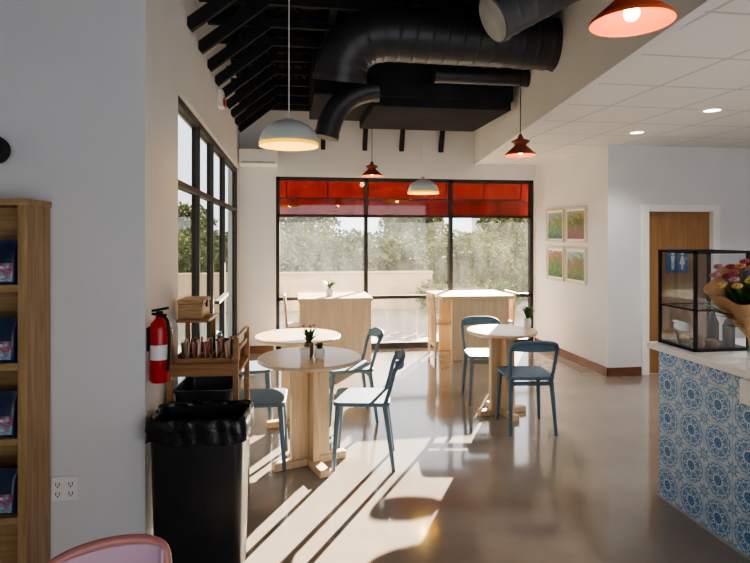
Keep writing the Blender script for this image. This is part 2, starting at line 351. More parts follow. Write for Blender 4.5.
K=meta(MB().bar((0,.04,-.22),(.0,-.16,.34),.05,.06,(1,0,0)).obj('knee_brace_strut',BLACKP,smooth=False,loc=(1.03,YB-.05,3.0)),'short black diagonal strut on window wall','roof brace','black struts above the window')
for x in (.45,1.55,2.12):
    c=K.copy(); COL.objects.link(c); c.location=(x,YB-.05,3.0)

# ---------------------------------------------------------------- ducts
def path(pts,step=.05,rad=.25):
    pts=[Vector(p) for p in pts]; out=[pts[0]]
    for i in range(1,len(pts)-1):
        a,bb,c=pts[i-1],pts[i],pts[i+1]; last=i==len(pts)-2
        r1=min(rad,(a-bb).length*(.9 if i==1 and last else .49)); r2=min(rad,(c-bb).length*(.9 if last else .49))
        s=bb+(a-bb).normalized()*r1; e=bb+(c-bb).normalized()*r2
        for k in range(0,17):
            t=k/16; out.append(s*(1-t)**2+bb*2*t*(1-t)+e*t*t)
    out.append(pts[-1]); res=[out[0]]
    for i in range(1,len(out)):
        d=out[i]-out[i-1]
        if d.length<1e-5: continue
        n=max(1,int(d.length/step))
        for k in range(1,n+1): res.append(out[i-1]+d*k/n)
    return res
def duct(name,label,pts,r,mt=DUCT,rad=.3,emt=None,hang=True):
    R=root(name,label,'duct'); p=path(pts,.012,rad)
    L=0; rr=[]
    for i in range(len(p)):
        if i: L+=(p[i]-p[i-1]).length
        rr.append(r*(1.022 if (L%.12)<.016 else 1))
    MB().sweep(p,rr,36).obj('duct_body',mt,R)
    for a,bq in ((p[-1],p[-3]),(p[0],p[2])):
        d=(a-bq).normalized(); MB().sweep([a-d*.04,a+d*.006],[r*1.05,r*1.05],36).obj('end_collar',mt,R)
    if emt:
        d=(p[-1]-p[-3]).normalized(); MB().sweep([p[-1]+d*.004,p[-1]+d*.012],[r*.96,r*.96],30).obj('end_grille',emt,R)
    if hang:
        q=p[len(p)//2]; MB().cyl((q.x,q.y,q.z+r*.9),(q.x,q.y,3.64),.008,n=8).obj('hanger_rod',BLACKP,R)
    return R
duct('spiral_duct','large black spiral duct with elbow under ceiling',[(2.13,4.2,3.12),(.40,4.2,3.13),(.38,4.30,2.79)],.20,rad=.40)
duct('spiral_duct','grey ribbed duct angled toward soffit with galvanised mouth',[(1.86,3.3,3.28),(1.24,3.3,2.93)],.145,DUCTG,emt=GALV)
duct('spiral_duct','slim straight black duct beside the air handler',[(2.2,4.95,3.06),(1.3,4.95,3.06)],.075)
duct('spiral_duct','short black elbow duct below the air handler',[(.80,5.17,2.96),(.42,5.17,2.90),(.33,5.17,2.50)],.11,rad=.34)
R=root('air_handler','large black boxed air handling unit hung from roof','air handling unit')
MB().box((.22,5.3,2.93),(2.2,6.5,3.55)).obj('housing',UNIT,R,bevel=.01,smooth=False)
MB().box((.80,5.32,2.84),(2.18,6.48,2.935)).obj('drip_pan',UNIT,R,bevel=.008,smooth=False)
for x in (.4,2.05):
    for y in (5.4,6.4): MB().cyl((x,y,3.55),(x,y,3.64),.01,n=8).obj('hanger_rod',BLACKP,R)

R=root('air_curtain','white rectangular air unit mounted on window wall','air unit')
MB().box((XL+.01,YB-.32,2.52),(-.16,YB,2.72)).obj('housing',WHITE,R,bevel=.01,smooth=False)
MB().box((XL+.05,YB-.325,2.535),(-.2,YB-.318,2.56)).obj('air_slot',GALV,R,smooth=False)
R=root('fire_alarm_strobe','white and red fire alarm strobe on side wall','fire alarm',(XL,5.45,2.88))
MB().box((0,-.07,-.08),(.05,.07,.08)).obj('housing',WHITE,R,bevel=.006,smooth=False)
MB().box((.05,-.05,-.065),(.065,.05,0)).obj('lens',RED,R,bevel=.004,smooth=False)

# ---------------------------------------------------------------- pendants
def pendant_dome(loc,topz,label):
    R=root('pendant_lamp',label,'pendant lamp',loc,group='white dome pendant lamps'); K=1.25
    prof=[(.197,.012),(.195,.03),(.178,.07),(.138,.105),(.085,.128),(.035,.138),(.022,.15),(.02,.17),(0,.17)]
    MB().lathe([(a,z*K) for a,z in prof],n=40).obj('lamp_shade',DOMEW,R)
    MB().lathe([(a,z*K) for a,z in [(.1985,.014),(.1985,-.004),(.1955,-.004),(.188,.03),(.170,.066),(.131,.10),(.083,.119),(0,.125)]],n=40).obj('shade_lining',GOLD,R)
    MB().ball((0,0,.09),.028).obj('bulb',BULB,R)
    MB().cyl((0,0,.165*K),(0,0,topz-loc[2]),.004,n=8).obj('cord',WHITE,R)
    l=bpy.data.lights.new('lamp_light','POINT'); l.energy=2.5; l.color=(1,.68,.2); l.shadow_soft_size=.04; lo=bpy.data.objects.new('lamp_light',l); COL.objects.link(lo); lo.parent=R; lo.location=(0,0,.02)
    return R
def pendant_cone(loc,topz,label,m,inner):
    R=root('pendant_lamp',label,'pendant lamp',loc,group='orange conical pendant lamps')
    MB().lathe([(.14,0),(.138,.012),(.055,.085),(.05,.095)],n=36).obj('lamp_shade',m,R)
    MB().lathe([(.05,.095),(.085,.125),(.08,.13),(.03,.15),(.012,.19),(0,.19)],n=36).obj('shade_cap',m,R)
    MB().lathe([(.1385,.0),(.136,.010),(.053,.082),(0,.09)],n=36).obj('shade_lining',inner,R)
    MB().ball((0,0,.035),.028).obj('bulb',BULB,R)
    MB().cyl((0,0,.185),(0,0,topz-loc[2]),.004,n=8).obj('cord',BLACKP,R)
    l=bpy.data.lights.new('lamp_light','POINT'); l.energy=1.5; l.color=(1,.6,.3); l.shadow_soft_size=.04; lo=bpy.data.objects.new('lamp_light',l); COL.objects.link(lo); lo.parent=R; lo.location=(0,0,-.02)
    return R
pendant_dome((-.007,3.81,2.20),3.64,'white dome pendant with gold lining on long cord')
pendant_dome((1.67,6.93,2.13),3.64,'white dome pendant hanging before the window')
pendant_cone((1.18,1.80,2.34),3.64,'bright orange conical pendant with lit bulb',ORANGE,ORIN)
pendant_cone((2.06,4.81,2.32),3.64,'rust coloured conical pendant beside soffit',RUST,ORIN)
pendant_cone((1.07,7.32,2.38),3.64,'small rust red conical pendant near window',RUST,ORIN)

def downlight(x,y):
    R=root('recessed_downlight','round recessed ceiling light in acoustic tile','ceiling light',(x,y,HC),group='recessed lights in dropped ceiling')
    MB().lathe([(.085,-.001),(.085,-.008),(.065,-.008),(.06,-.001)],n=28).obj('trim_ring',WHITE,R)
    MB().cyl((0,0,-.0045),(0,0,-.001),.06,n=28).obj('lens',LED,R)
    l=bpy.data.lights.new('downlight','SPOT'); l.energy=34; l.spot_size=2.2; l.spot_blend=.6; l.color=(1,.95,.89); l.shadow_soft_size=.06; lo=bpy.data.objects.new('downlight',l); COL.objects.link(lo); lo.parent=R; lo.location=(0,0,-.03)
for p in ((3.4,5.1),(3.4,4.1),(3.4,3.1),(3.4,1.6),(3.4,0),(5,2),(5,4.2)): downlight(*p)  # lamps past the row in view are unseen, added for fill light

# ---------------------------------------------------------------- tables
def round_table(loc,rz,label,r=.36):
    R=root('round_table',label,'table',loc,rz,'round oak pedestal tables')
    MB().lathe([(0,.72),(r-.015,.72),(r,.728),(r,.745),(r-.005,.75),(0,.75)],n=56).obj('table_top',OAKH,R)
    k=r/.36
    MB().box((-.14*k,-.022,.05),(.14*k,.022,.72)).box((-.022,-.12*k,.05),(.022,.12*k,.72)).obj('pedestal',OAK,R,bevel=.004,smooth=False)
    MB().box((-.27*k,-.035,.0),(.27*k,.035,.05)).box((-.035,-.27*k,.0),(.035,.27*k,.05)).obj('base',OAK,R,bevel=.006,smooth=False)
    MB().box((-.25*k,-.03,.69),(.25*k,.03,.72)).box((-.03,-.25*k,.69),(.03,.25*k,.72)).obj('support_bracket',OAK,R,smooth=False)
    return R
round_table((.137,3.95,0),20,'round light oak pedestal table holding small plants')
round_table((.067,4.80,0),15,'round light oak pedestal table with bare top')
round_table((1.88,4.80,0),10,'round pale oak table in sunlight near counter',.31)

def blue_chair(loc,rz,label):
    R=root('dining_chair',label,'chair',loc,rz,'steel blue cafe chairs')
    MB().prism(rrect(.39,.39,.05),.435,.462).obj('seat',BLUE,R,bevel=.006)
    for x,y,xb,yb in ((-.165,.16,-.185,.19),(.165,.16,.185,.19),(-.165,-.16,-.185,-.22),(.165,-.16,.185,-.22)):
        MB().sweep([(x,y,.437),((x+xb)/2,(y+yb)/2,.22),(xb,yb,0)],[.019,.016,.013],10).obj('leg',BLUE,R)
    pts=[(-.17,-.16,.44),(-.178,-.19,.54),(-.187,-.215,.64)]
    for i in range(0,15):
        a=math.pi-math.pi*i/14
        s_=max(0,math.sin(a))
        pts.append((.188*math.copysign(abs(math.cos(a))**.6,math.cos(a)),-.225-.065*s_**.9,.675+.082*s_**.6))
    pts+=[(.187,-.215,.64),(.178,-.19,.54),(.17,-.16,.44)]
    MB().sweep(pts,.0145,10).obj('back_frame',BLUE,R)
    rp=[(.172*math.cos(math.pi-math.pi*i/14),-.230-.060*math.sin(math.pi*i/14),.712) for i in range(15)]
    MB().ribbon(rp,.062,.014).obj('backrest',BLUE,R,bevel=.003)
    MB().bar((-.17,.16,.40),(.17,.16,.40),.016,.03).obj('seat_rail',BLUE,R,smooth=False)
    MB().bar((-.17,-.16,.40),(.17,-.16,.40),.016,.03).obj('seat_rail',BLUE,R,smooth=False)
    return R
C=blue_chair((.51,3.95,0),80,'steel blue cafe chair facing the round table')
dup(C,(-.22,4.04,0),-92,'steel blue chair pulled up to planted round table')
dup(C,(.50,4.88,0),95,'steel blue chair beside the bare round table')
dup(C,(-.36,4.98,0),-85,'steel blue chair under the glazed side wall')
dup(C,(1.94,4.44,0),-6,'steel blue chair seen from behind at sunlit table')
dup(C,(1.88,5.22,0),172,'steel blue chair facing camera at sunlit table')

def comm_table(x0,x1,p0,p1,label):
    R=root('communal_table',label,'table',(0,0,0),group='birch communal tables at window')
    MB().box((x0,6.88,.775),(x1,7.62,.82)).obj('table_top',PALE,R,bevel=.004,smooth=False)
    MB().box((p0,6.90,0),(p1,6.95,.775)).obj('end_panel',PALE,R,bevel=.003,smooth=False)
    MB().box((p0,7.53,0),(p1,7.57,.775)).obj('end_panel',PALE,R,bevel=.003,smooth=False)
    MB().box(((p0+p1)/2-.02,6.95,.5),((p0+p1)/2+.02,7.53,.775)).obj('stretcher',PALE,R,smooth=False)
comm_table(.10,1.02,.12,1.0,'pale birch communal table with plain panel end')
comm_table(1.90,2.86,2.04,2.80,'pale birch communal table with wide solid panel end')
def slat_chair(loc,rz,label):
    R=root('slat_back_chair',label,'chair',loc,rz,'wooden slat back chairs')
    MB().prism(rrect(.38,.36,.03),.43,.455).obj('seat',OAK,R,bevel=.004)
    for x,y in ((-.17,.16),(.17,.16)): MB().cyl((x,y,0),(x,y,.435),.016).obj('leg',OAK,R)
    for x in (-.17,.17): MB().sweep([(x,-.17,0),(x,-.17,.44),(x,-.20,.84)],.016,10).obj('leg',OAK,R)
    b=MB()
    for i in range(5): b.bar((-.12+.06*i,-.173,.16),(-.12+.06*i,-.198,.80),.02,.012,(0,1,0))
    b.obj('back_slat',OAK,R,smooth=False)
    MB().box((-.18,-.212,.78),(.18,-.188,.84)).obj('top_rail',OAK,R,bevel=.004,smooth=False)
    MB().box((-.17,-.18,.14),(.17,-.16,.165)).obj('stretcher',OAK,R,smooth=False)
    return R
S=slat_chair((.13,7.25,0),-90,'light wooden slat back chair at window table')
dup(S,(2.04,7.25,0),-90); dup(S,(2.76,7.25,0),90)

# ---------------------------------------------------------------- plants, cups
def leaves(n,h,spread,seed,w=.012):
    rnd=random.Random(seed); b=MB()
    for i in range(n):
        a=rnd.uniform(0,6.28); s=rnd.uniform(.3,1)*spread; hh=h*rnd.uniform(.6,1); d=Vector((math.cos(a),math.sin(a),0)); t=Vector((-d.y,d.x,0)); o=len(b.v)
        for k in range(5):
            q=k/4; p=d*(s*q*q)+Vector((0,0,hh*(q-.2*q*q*s/spread))); ww=w*math.sin(math.pi*(q*.85+.12))
            b.v+= [p+t*ww,p-t*ww]
        for k in range(4): b.f.append([o+2*k,o+2*k+1,o+2*k+3,o+2*k+2])
    return b
def potted(loc,label,r=.04,hp=.08,hl=.12,sp=.07,seed=1,m=CERAM,fl=None,nf=6):
    R=root('potted_plant',label,'plant',loc)
    MB().lathe([(0,0),(r*.75,0),(r,.2*hp),(r,.8*hp),(r*.85,hp),(r*.8,hp),(r*.75,hp*.85),(0,hp*.85)],n=24).obj('plant_pot',m,R)
    leaves(30,hl,sp,seed,.016).obj('foliage',LEAF,R,loc=(0,0,hp*.8),recalc=False)
    if fl:
        rnd=random.Random(seed)
        for i in range(nf):
            f=MB(); f.ball((0,0,0),.010,6)
            f.obj('flower',fl,R,loc=(rnd.uniform(-.04,.04),rnd.uniform(-.04,.04),hp+hl*rnd.uniform(.5,.85)))
    return R
potted((.50,7.15,.82),'green leafy plant in white pot on communal table',.05,.10,.15,.13,2)
potted((2.15,4.86,.75),'small green plant in white vase on sunlit table',.032,.09,.15,.09,3)
FY=mat('pink_petal',(.5,.15,.2),.6,var=.2)
AMB=mat('brown_jar',(.16,.09,.05),.3,var=.1)
potted((.13,3.94,.75),'small flowering plant in brown jar on round table',.034,.10,.14,.08,5,AMB,FY,3)
potted((.20,3.86,.75),'low green succulent in white cup on round table',.036,.075,.06,.04,8)
meta(MB().lathe([(0,0),(.03,0),(.036,.08),(.034,.08),(.028,.006),(0,.006)],n=24).obj('drinking_cup',CERAM,loc=(.10,3.84,.75)),'small white ceramic cup on round table','cup')

# ---------------------------------------------------------------- trash can
R=root('trash_can','tall black plastic bin with draped liner bag','trash can',(-.415,2.77,0),-4)
def ringmesh(levels,n=6):
    b=MB(); base=None
    for (w_,d_,r_,z_) in levels:
        pts=rrect(w_,d_,r_,n); 
        if base is None: base=len(pts)
        o=len(b.v)
        for i,(x,y) in enumerate(pts): b.v.append(Vector((x,y,z_)))
        if o:
            for i in range(base): b.f.append([o-base+i,o-base+(i+1)%base,o+(i+1)%base,o+i])
    return b
b=ringmesh([(.37,.20,.03,0),(.39,.23,.035,.02),(.42,.27,.04,.70),(.44,.29,.04,.70),(.44,.29,.04,.745),(.39,.25,.03,.745),(.36,.22,.03,.05)],5); b.f.append(list(range(24))); b.f.append([len(b.v)-24+i for i in range(24)])
b.obj('bin_body',TRASH,R)
bl=MB(); NP=120
prf=[(.385,.245,.58),(.39,.25,.70),(.41,.27,.755),(.437,.295,.764),(.452,.308,.752),(.455,.31,.72),(.452,.308,.69),(.456,.312,.665),(.450,.31,.65)]
for j,(w_,d_,z_) in enumerate(prf):
    base=rrect(w_,d_,.04,5); per=[Vector((*p,0)) for p in base]+[Vector((*base[0],0))]
    L=[0]
    for i in range(1,len(per)): L.append(L[-1]+(per[i]-per[i-1]).length)
    for k in range(NP):
        s_=L[-1]*k/NP; i=max(q for q in range(len(L)-1) if L[q]<=s_+1e-9); t=(s_-L[i])/max(1e-6,(L[i+1]-L[i])); p=per[i].lerp(per[i+1],t)
        nn=noise.noise(Vector((p.x*24,p.y*24,j*.4)))*.009*(1 if j>1 else .5); zz=noise.noise(Vector((p.x*9,p.y*9,5)))*.03 if j>5 else noise.noise(Vector((p.x*16,p.y*16,j)))*.008
        d_n=p.normalized() if p.length else Vector(); bl.v.append(Vector((p.x,p.y,z_+zz))+d_n*nn)
for j in range(len(prf)-1):
    for k in range(NP): bl.f.append([j*NP+k,j*NP+(k+1)%NP,(j+1)*NP+(k+1)%NP,(j+1)*NP+k])
bl.obj('liner_bag',BAG,R)

# ---------------------------------------------------------------- service cart
CX,CY=-.44,3.32
R=root('condiment_cart','brown wooden self service stand with slatted shelves','cart',(CX,CY,0),-4)
for x in (-.20,.15):
    for y in (-.2,.2): MB().box((x-.0,y-.015,0),(x+.03,y+.015,1.04 if x>0 else 1.10)).obj('post',CARTW,R,smooth=False,bevel=.002)
for z in (.25,.58,.84): MB().box((-.20,-.21,z),(.18,.21,z+.02)).obj('shelf',CARTW,R,smooth=False,bevel=.002)
MB().box((-.2,-.225,.86),(.18,-.21,.91)).obj('shelf_lip',CARTW,R,smooth=False,bevel=.002)
MB().box((-.2,.21,.86),(.18,.225,.93)).obj('shelf_lip',CARTW,R,smooth=False,bevel=.002)
MB().box((-.2,-.02,1.10),(-.02,.225,1.118)).obj('riser_shelf',CARTW,R,smooth=False,bevel=.002)
MB().box((-.05,.185,.86),(-.02,.215,1.10)).obj('riser_post',CARTW,R,smooth=False,bevel=.002)
for z in (.95,1.02): MB().box((.155,-.19,z),(.17,.19,z+.025)).obj('side_rail',CARTW,R,smooth=False,bevel=.002)
R2=root('cutlery_organizer','wooden divided tray full of stirrers and cutlery','organizer',(CX,CY-.04,.86),-4)
b=MB().box((-.165,-.13,0),(.14,.12,.01))
for x in (-.165,-.105,-.045,.015,.075,.13): b.box((x,-.13,.01),(x+.01,.12,.085))
b.box((-.165,-.14,0),(.14,-.13,.07)).box((-.165,.12,0),(.14,.13,.10)); b.obj('divided_box',CARTW,R2,smooth=False)
SM=[mat('stick_wood',(.55,.40,.24),.6,var=.1),mat('stick_dark',(.05,.03,.03),.4,var=.1),mat('stick_white',(.75,.73,.7),.4,var=.05),mat('stick_red',(.30,.06,.04),.4,var=.1)]
proto=[MB().cyl((0,0,0),(0,0,.14),.004,.0055,n=8).obj('stir_stick',m) for m in SM]
rnd=random.Random(4)
for i in range(72):
    p=proto[i%4]; o=p if i<4 else p.copy()
    if i>=4: COL.objects.link(o)
    k=i%5; o.location=(CX-.13+.06*k+rnd.uniform(-.014,.014),CY-.04+rnd.uniform(-.115,.10),.872); o.rotation_euler=(rnd.uniform(-.1,.1),rnd.uniform(-.1,.1),0)
    meta(o,('pale wooden stirrer','dark drinking straw','white plastic cutlery handle','red brown drinking straw')[i%4]+' standing in divided wooden tray',('stirrer','straw','cutlery','straw')[i%4],'stirrers and straws in organizer')
R=root('dish_tub','black plastic dish tub on cart shelf','tub',(CX-.015,CY-.01,.60),-4)
b=ringmesh([(.28,.30,.03,0),(.31,.36,.04,.15),(.33,.38,.04,.15),(.33,.38,.04,.16),(.31,.35,.04,.16),(.27,.29,.03,.012)],5); b.f.append(list(range(24))); b.f.append([len(b.v)-24+i for i in range(24)]); b.obj('tub_body',TRASH,R)
WICK=wood('wicker_brown',(.30,.18,.08),(.50,.33,.17),(10,10,1),14,.6)
R=root('bread_box','small brown wicker box with lid on stand','basket',(CX-.12,CY+.11,1.118),-4)
MB().box((-.07,-.10,0),(.07,.10,.085)).obj('box_body',WICK,R,bevel=.006,smooth=False)
MB().box((-.075,-.105,.087),(.075,.105,.11)).obj('lid',WICK,R,bevel=.006,smooth=False)
MB().box((.07,-.012,.06),(.078,.012,.10)).obj('latch',BLACKP,R,smooth=False)
meta(MB().box((-.05,-.004,0),(.05,.004,.12)).obj('menu_card',SIGNB,loc=(CX+.06,CY+.155,.86),smooth=False),'small blue standing card at back of wooden stand','card')

# fire extinguisher
R=root('fire_extinguisher','red fire extinguisher with white label hung on wall','fire extinguisher',(-.616,2.80,.90))
MB().lathe([(0,0),(.040,0),(.046,.012),(.046,.25),(.039,.28),(.02,.30),(.018,.31),(0,.31)],n=28).obj('cylinder_body',RED,R)
MB().cyl((0,0,.305),(0,0,.335),.016).bar((-.03,-.01,.34),(.045,-.035,.355),.018,.012).bar((-.03,-.01,.325),(.035,-.03,.32),.018,.01).obj('valve_handle',BLACKP,R)
MB().sweep(path([(.01,-.01,.32),(.048,-.045,.30),(.054,-.045,.20),(.048,-.045,.06)],.02,.03),.007,8).obj('hose',BLACKP,R)
b=MB(); n=10
for i in range(n+1):
    a=math.radians(-140+110*i/n); b.v+=[Vector((.0466*math.cos(a),.0466*math.sin(a),.11)),Vector((.0466*math.cos(a),.0466*math.sin(a),.18))]
for i in range(n): b.f.append([2*i,2*i+2,2*i+3,2*i+1])
b.obj('instruction_label',WHITE,R)
MB().box((-.054,-.025,.15),(-.044,.025,.26)).obj('wall_bracket',BLACKP,R,smooth=False)

# ---------------------------------------------------------------- bookshelf + bags
SX=-1.075; SY0=2.50
R=root('display_shelf','tall oak retail shelf stocked with navy bags','shelf',(0,0,0))
MB().box((SX-.035,SY0,0),(SX,2.735,1.745)).obj('side_panel',SHELFW,R,smooth=False,bevel=.003)
MB().box((SX-.9,SY0,0),(SX-.865,2.735,1.745)).obj('side_panel',SHELFW,R,smooth=False,bevel=.003)
MB().box((SX-.88,2.72,.05),(SX-.02,2.735,1.74)).obj('back_panel',SHELFH,R,smooth=False)
MB().box((SX-.91,SY0-.01,1.722),(SX+.006,2.735,1.75)).obj('top_board',SHELFH,R,smooth=False,bevel=.003)
SZ=[.12,.434,.76,1.07,1.395]
for z in SZ: MB().box((SX-.865,SY0+.005,z-.03),(SX-.035,2.72,z)).obj('shelf_board',SHELFH,R,smooth=False,bevel=.002)
PRT=picture_mat('printed_pouch_art',[(.02,.04,.12),(.04,.10,.26),(.45,.07,.05),(.14,.30,.50),(.7,.62,.5),(.03,.06,.18)],30,0)
LW=mat('label_cream',(.65,.6,.55),.5,var=.3,scale=70)
B=root('coffee_bag','navy blue foil coffee bag with colourful printed front','coffee bag',(SX-.12,2.56,1.395),4,'navy coffee bags on oak shelf')
bm_=MB()
lv=[(.12,.06,0),(.13,.075,.03),(.13,.07,.09),(.127,.045,.14),(.124,.014,.165),(.124,.012,.185)]
for w_,d_,z_ in lv:
    o=len(bm_.v); pts=rrect(w_,d_,min(.02,d_*.45),3); k=len(pts)
    bm_.v+=[Vector((x,y,z_)) for x,y in pts]
    if o:
        for i in range(k): bm_.f.append([o-k+i,o-k+(i+1)%k,o+(i+1)%k,o+i])
bm_.f.append(list(range(k))); bm_.f.append([len(bm_.v)-k+i for i in range(k)])
bm_.obj('bag_body',NAVY,B)
MB().box((-.052,-.0395,.012),(.052,-.036,.088)).obj('printed_label',PRT,B,smooth=False)
MB().box((-.03,-.0415,.066),(.02,-.0390,.076)).obj('emblem',LW,B,smooth=False)
for i,z in enumerate((1.395,1.07,.76,.434)):
    for j,x in enumerate((-.12,-.27,-.42)):
        if i==0 and j==0: continue
        dup(B,(SX+x,2.56+.01*((i+j)%2),z),(5,-6,3,-3)[(i+j)%4])
R=root('wall_outlet','white double electrical outlet on plain wall','outlet',(-1.02,2.75,.44))
MB().box((-.056,-.008,-.055),(.056,0,.055)).obj('cover_plate',WHITE,R,bevel=.003,smooth=False)
b=MB()
for x in (-.028,.028):
    for z in (-.022,.022): b.box((x-.009,-.0095,z-.006),(x-.006,-.0075,z+.008)).box((x+.006,-.0095,z-.006),(x+.009,-.0075,z+.008)).cyl((x,-.0095,z-.011),(x,-.0075,z-.011),.0035,n=8)
b.obj('socket_slot',BLACKP,R,smooth=False)
R=root('wall_sconce','small round black speaker mounted on wall','sconce',(-1.285,2.75,1.975))  # round black wall object, built as an unlit sconce
MB().lathe([(0,0),(.03,0),(.06,.05),(.065,.09),(.05,.10),(0,.095)],n=24,M=Matrix.Rotation(math.pi/2,3,'X')).obj('sconce_body',BLACKP,R)

# ---------------------------------------------------------------- pink chair
R=root('armchair','lilac shell chair with dusty rose tube frame','chair',(-.445,1.46,0),-162)
MB().prism(rrect(.36,.36,.07),.41,.435).obj('seat',LILAC,R,bevel=.006)
for x in (-.15,.15):
    for y in (-.15,.15): MB().sweep([(x,y,.42),(x*1.12,y*1.12,0)],[.014,.012],10).obj('leg',ROSE,R)
W=.16
pts=[(-W+.01,-.14,.42),(-W,-.18,.60)]+[(-W*math.cos(math.pi*i/12),-.19-.05*math.sin(math.pi*i/12),.665+.06*math.sin(math.pi*i/12)**.6 if 0<i<12 else .665) for i in range(13)]+[(W,-.18,.60),(W-.01,-.14,.42)]
MB().sweep(path(pts,.02,.02),.014,12).obj('back_frame',ROSE,R)
MB().ribbon([(-(W-.012)*math.cos(math.pi*i/12),-.18-.05*math.sin(math.pi*i/12),.612+.02*math.sin(math.pi*i/12)) for i in range(13)],.17,.012).obj('backrest',LILAC,R,bevel=.003)

# ---------------------------------------------------------------- pictures
pm=[picture_mat('meadow_print',[(.01,.04,.01),(.05,.16,.03),(.12,.22,.05),(.30,.30,.12),(.30,.45,.65)],18,2.2),
    picture_mat('forest_print',[(.005,.03,.005),(.03,.11,.02),(.08,.20,.04),(.30,.08,.05),(.45,.55,.45)],20,1.4),
    picture_mat('garden_print',[(.01,.04,.01),(.28,.05,.06),(.05,.15,.03),(.32,.28,.10),(.30,.42,.55)],20,1.6),
    picture_mat('valley_print',[(.01,.05,.01),(.06,.18,.03),(.22,.10,.05),(.12,.24,.08),(.4,.55,.7)],17,2.0)]
FRW=wood('pale_frame',(.55,.47,.38),(.66,.58,.48),(1,8,8))
k=0
for (ya,yb) in ((6.86,7.36),(6.31,6.82)):
    for (za,zb) in ((1.50,1.95),(.99,1.44)):
        cy,cz=(ya+yb)/2,(za+zb)/2; hw,hh=(yb-ya)/2,(zb-za)/2
        R=root('framed_picture',('meadow and sky','dark green forest','red flowering garden','green valley')[k]+' photograph in pale wooden frame on wall','picture',(XR,cy,cz),group='four framed landscape photographs')
        MB().box((-.025,-hw,-hh),(0,-hw+.025,hh)).box((-.025,hw-.025,-hh),(0,hw,hh)).box((-.025,-hw+.025,-hh),(0,hw-.025,-hh+.025)).box((-.025,-hw+.025,hh-.025),(0,hw-.025,hh)).obj('frame',FRW,R,smooth=False)
        MB().box((-.012,-hw+.025,-hh+.025),(0,hw-.025,hh-.025)).obj('mount',WHITE,R,smooth=False)
        MB().box((-.014,-hw+.05,-hh+.05),(-.011,hw-.05,hh-.05)).obj('picture_print',pm[k],R,smooth=False); k+=1

# ---------------------------------------------------------------- counter
R=root('service_counter','cafe counter clad in blue and white patterned tiles','counter')
MB().box((2.24,-.5,.0),(4.2,3.14,.90)).obj('counter_body',TILE,R,smooth=False)
MB().box((2.232,-.5,.0),(2.24,3.148,.012)).obj('metal_edge_trim',GALV,R,smooth=False)
meta(MB().box((2.19,-.5,.90),(4.25,3.19,.94)).obj('countertop',QUARTZ,bevel=.005,smooth=False),'white quartz countertop over tiled counter','countertop')
meta(MB().box((2.17,1.7,.78),(2.238,2.44,.90)).obj('counter_ledge',QUARTZ,bevel=.005,smooth=False),'white quartz ledge apron attached below countertop','ledge')
x0,x1,y0,y1,z0,z1=2.25,2.60,2.84,3.16,.94,1.51
R=root('display_case','black framed glass display case on counter','display case')
b=MB(); t=.016; SH=1.17
for x in (x0,x1-t):
    for y in (y0,y1-t): b.box((x,y,z0),(x+t,y+t,z1))
for z in (z0,z1-t,SH):
    k_=.6 if z==SH else 1
    for y in (y0,y1-t): b.box((x0,y,z),(x1,y+t,z+t*k_))
    for x in (x0,x1-t): b.box((x,y0,z),(x+t,y1,z+t*k_))
b.obj('frame',BLACKP,R,smooth=False)
MB().box((x0+.005,y0+t,z0+.02),(x0+.009,y1-t,z1-.02)).obj('side_glass',CGLASS,R,smooth=False)
MB().box((x0+t,y0+.005,z0+.02),(x1-t,y0+.009,z1-.02)).obj('front_glass',CGLASS,R,smooth=False)
MB().box((x0+t,y1-.009,z0+.02),(x1-t,y1-.005,z1-.02)).obj('back_glass',CGLASS,R,smooth=False)
MB().box((x0+t,y0+t,SH+.005),(x1-t,y1-t,SH+.011)).obj('shelf',CGLASS,R,smooth=False)
MB().box((x0+t,y0+t,z0),(x1-t,y1-t,z0+.012)).obj('base_board',BLACKP,R,smooth=False)
BR=mat('baked_crust',(.30,.14,.05),.6,var=.3,scale=30,bump=.5)
pst=meta(MB().lathe([(0,0),(.03,0),(.038,.018),(.034,.034),(.018,.045),(0,.05)],n=18).obj('pastry',BR,loc=(2.33,2.92,.953)),'round golden brown pastry inside display case','pastry','pastries in display case')
for p in ((2.33,3.04,.953),(2.42,2.92,.953),(2.42,3.03,.953)):
    c=pst.copy(); COL.objects.link(c); c.location=p
bt=root('dark_bottle','tall dark glass bottle inside display case','bottle',(2.53,2.92,.953),group='dark bottles in display case')
MB().lathe([(0,0),(.03,0),(.032,.01),(.032,.12),(.012,.165),(.012,.2),(0,.2)],n=20).obj('bottle_body',BLACKP,bt)
dup(bt,(2.52,3.03,.953))
# bouquet
R=root('flower_vase','small clear glass vase holding the wrapped bouquet','vase',(2.42,2.62,.94))
MB().lathe([(0,0),(.030,0),(.034,.02),(.029,.08),(.033,.13),(.031,.13),(.027,.08),(.030,.02),(0,.01)],n=24).obj('vase_body',TINTED,R)
R=root('flower_bouquet','mixed bouquet wrapped in brown kraft paper','flowers',(2.42,2.62,1.01)); R.rotation_euler=(math.radians(18),math.radians(-26),0)
MB().lathe([(.018,.0),(.022,.06),(.06,.15),(.12,.28),(.165,.41)],n=60,wob=lambda th,z:.12*math.sin(5*th+1)*(z/.4)).obj('wrapping_paper',KRAFT,R)
leaves(120,.48,.21,9,.018).obj('foliage',LEAF,R,loc=(0,0,.02),recalc=False)
fm=[mat('petal_'+n_,c_,.7,var=.35,scale=40) for n_,c_ in (('purple',(.12,.05,.17)),('red',(.26,.04,.05)),('yellow',(.45,.32,.09)),('orange',(.36,.14,.06)),('pink',(.36,.18,.22)))]
rnd=random.Random(3)
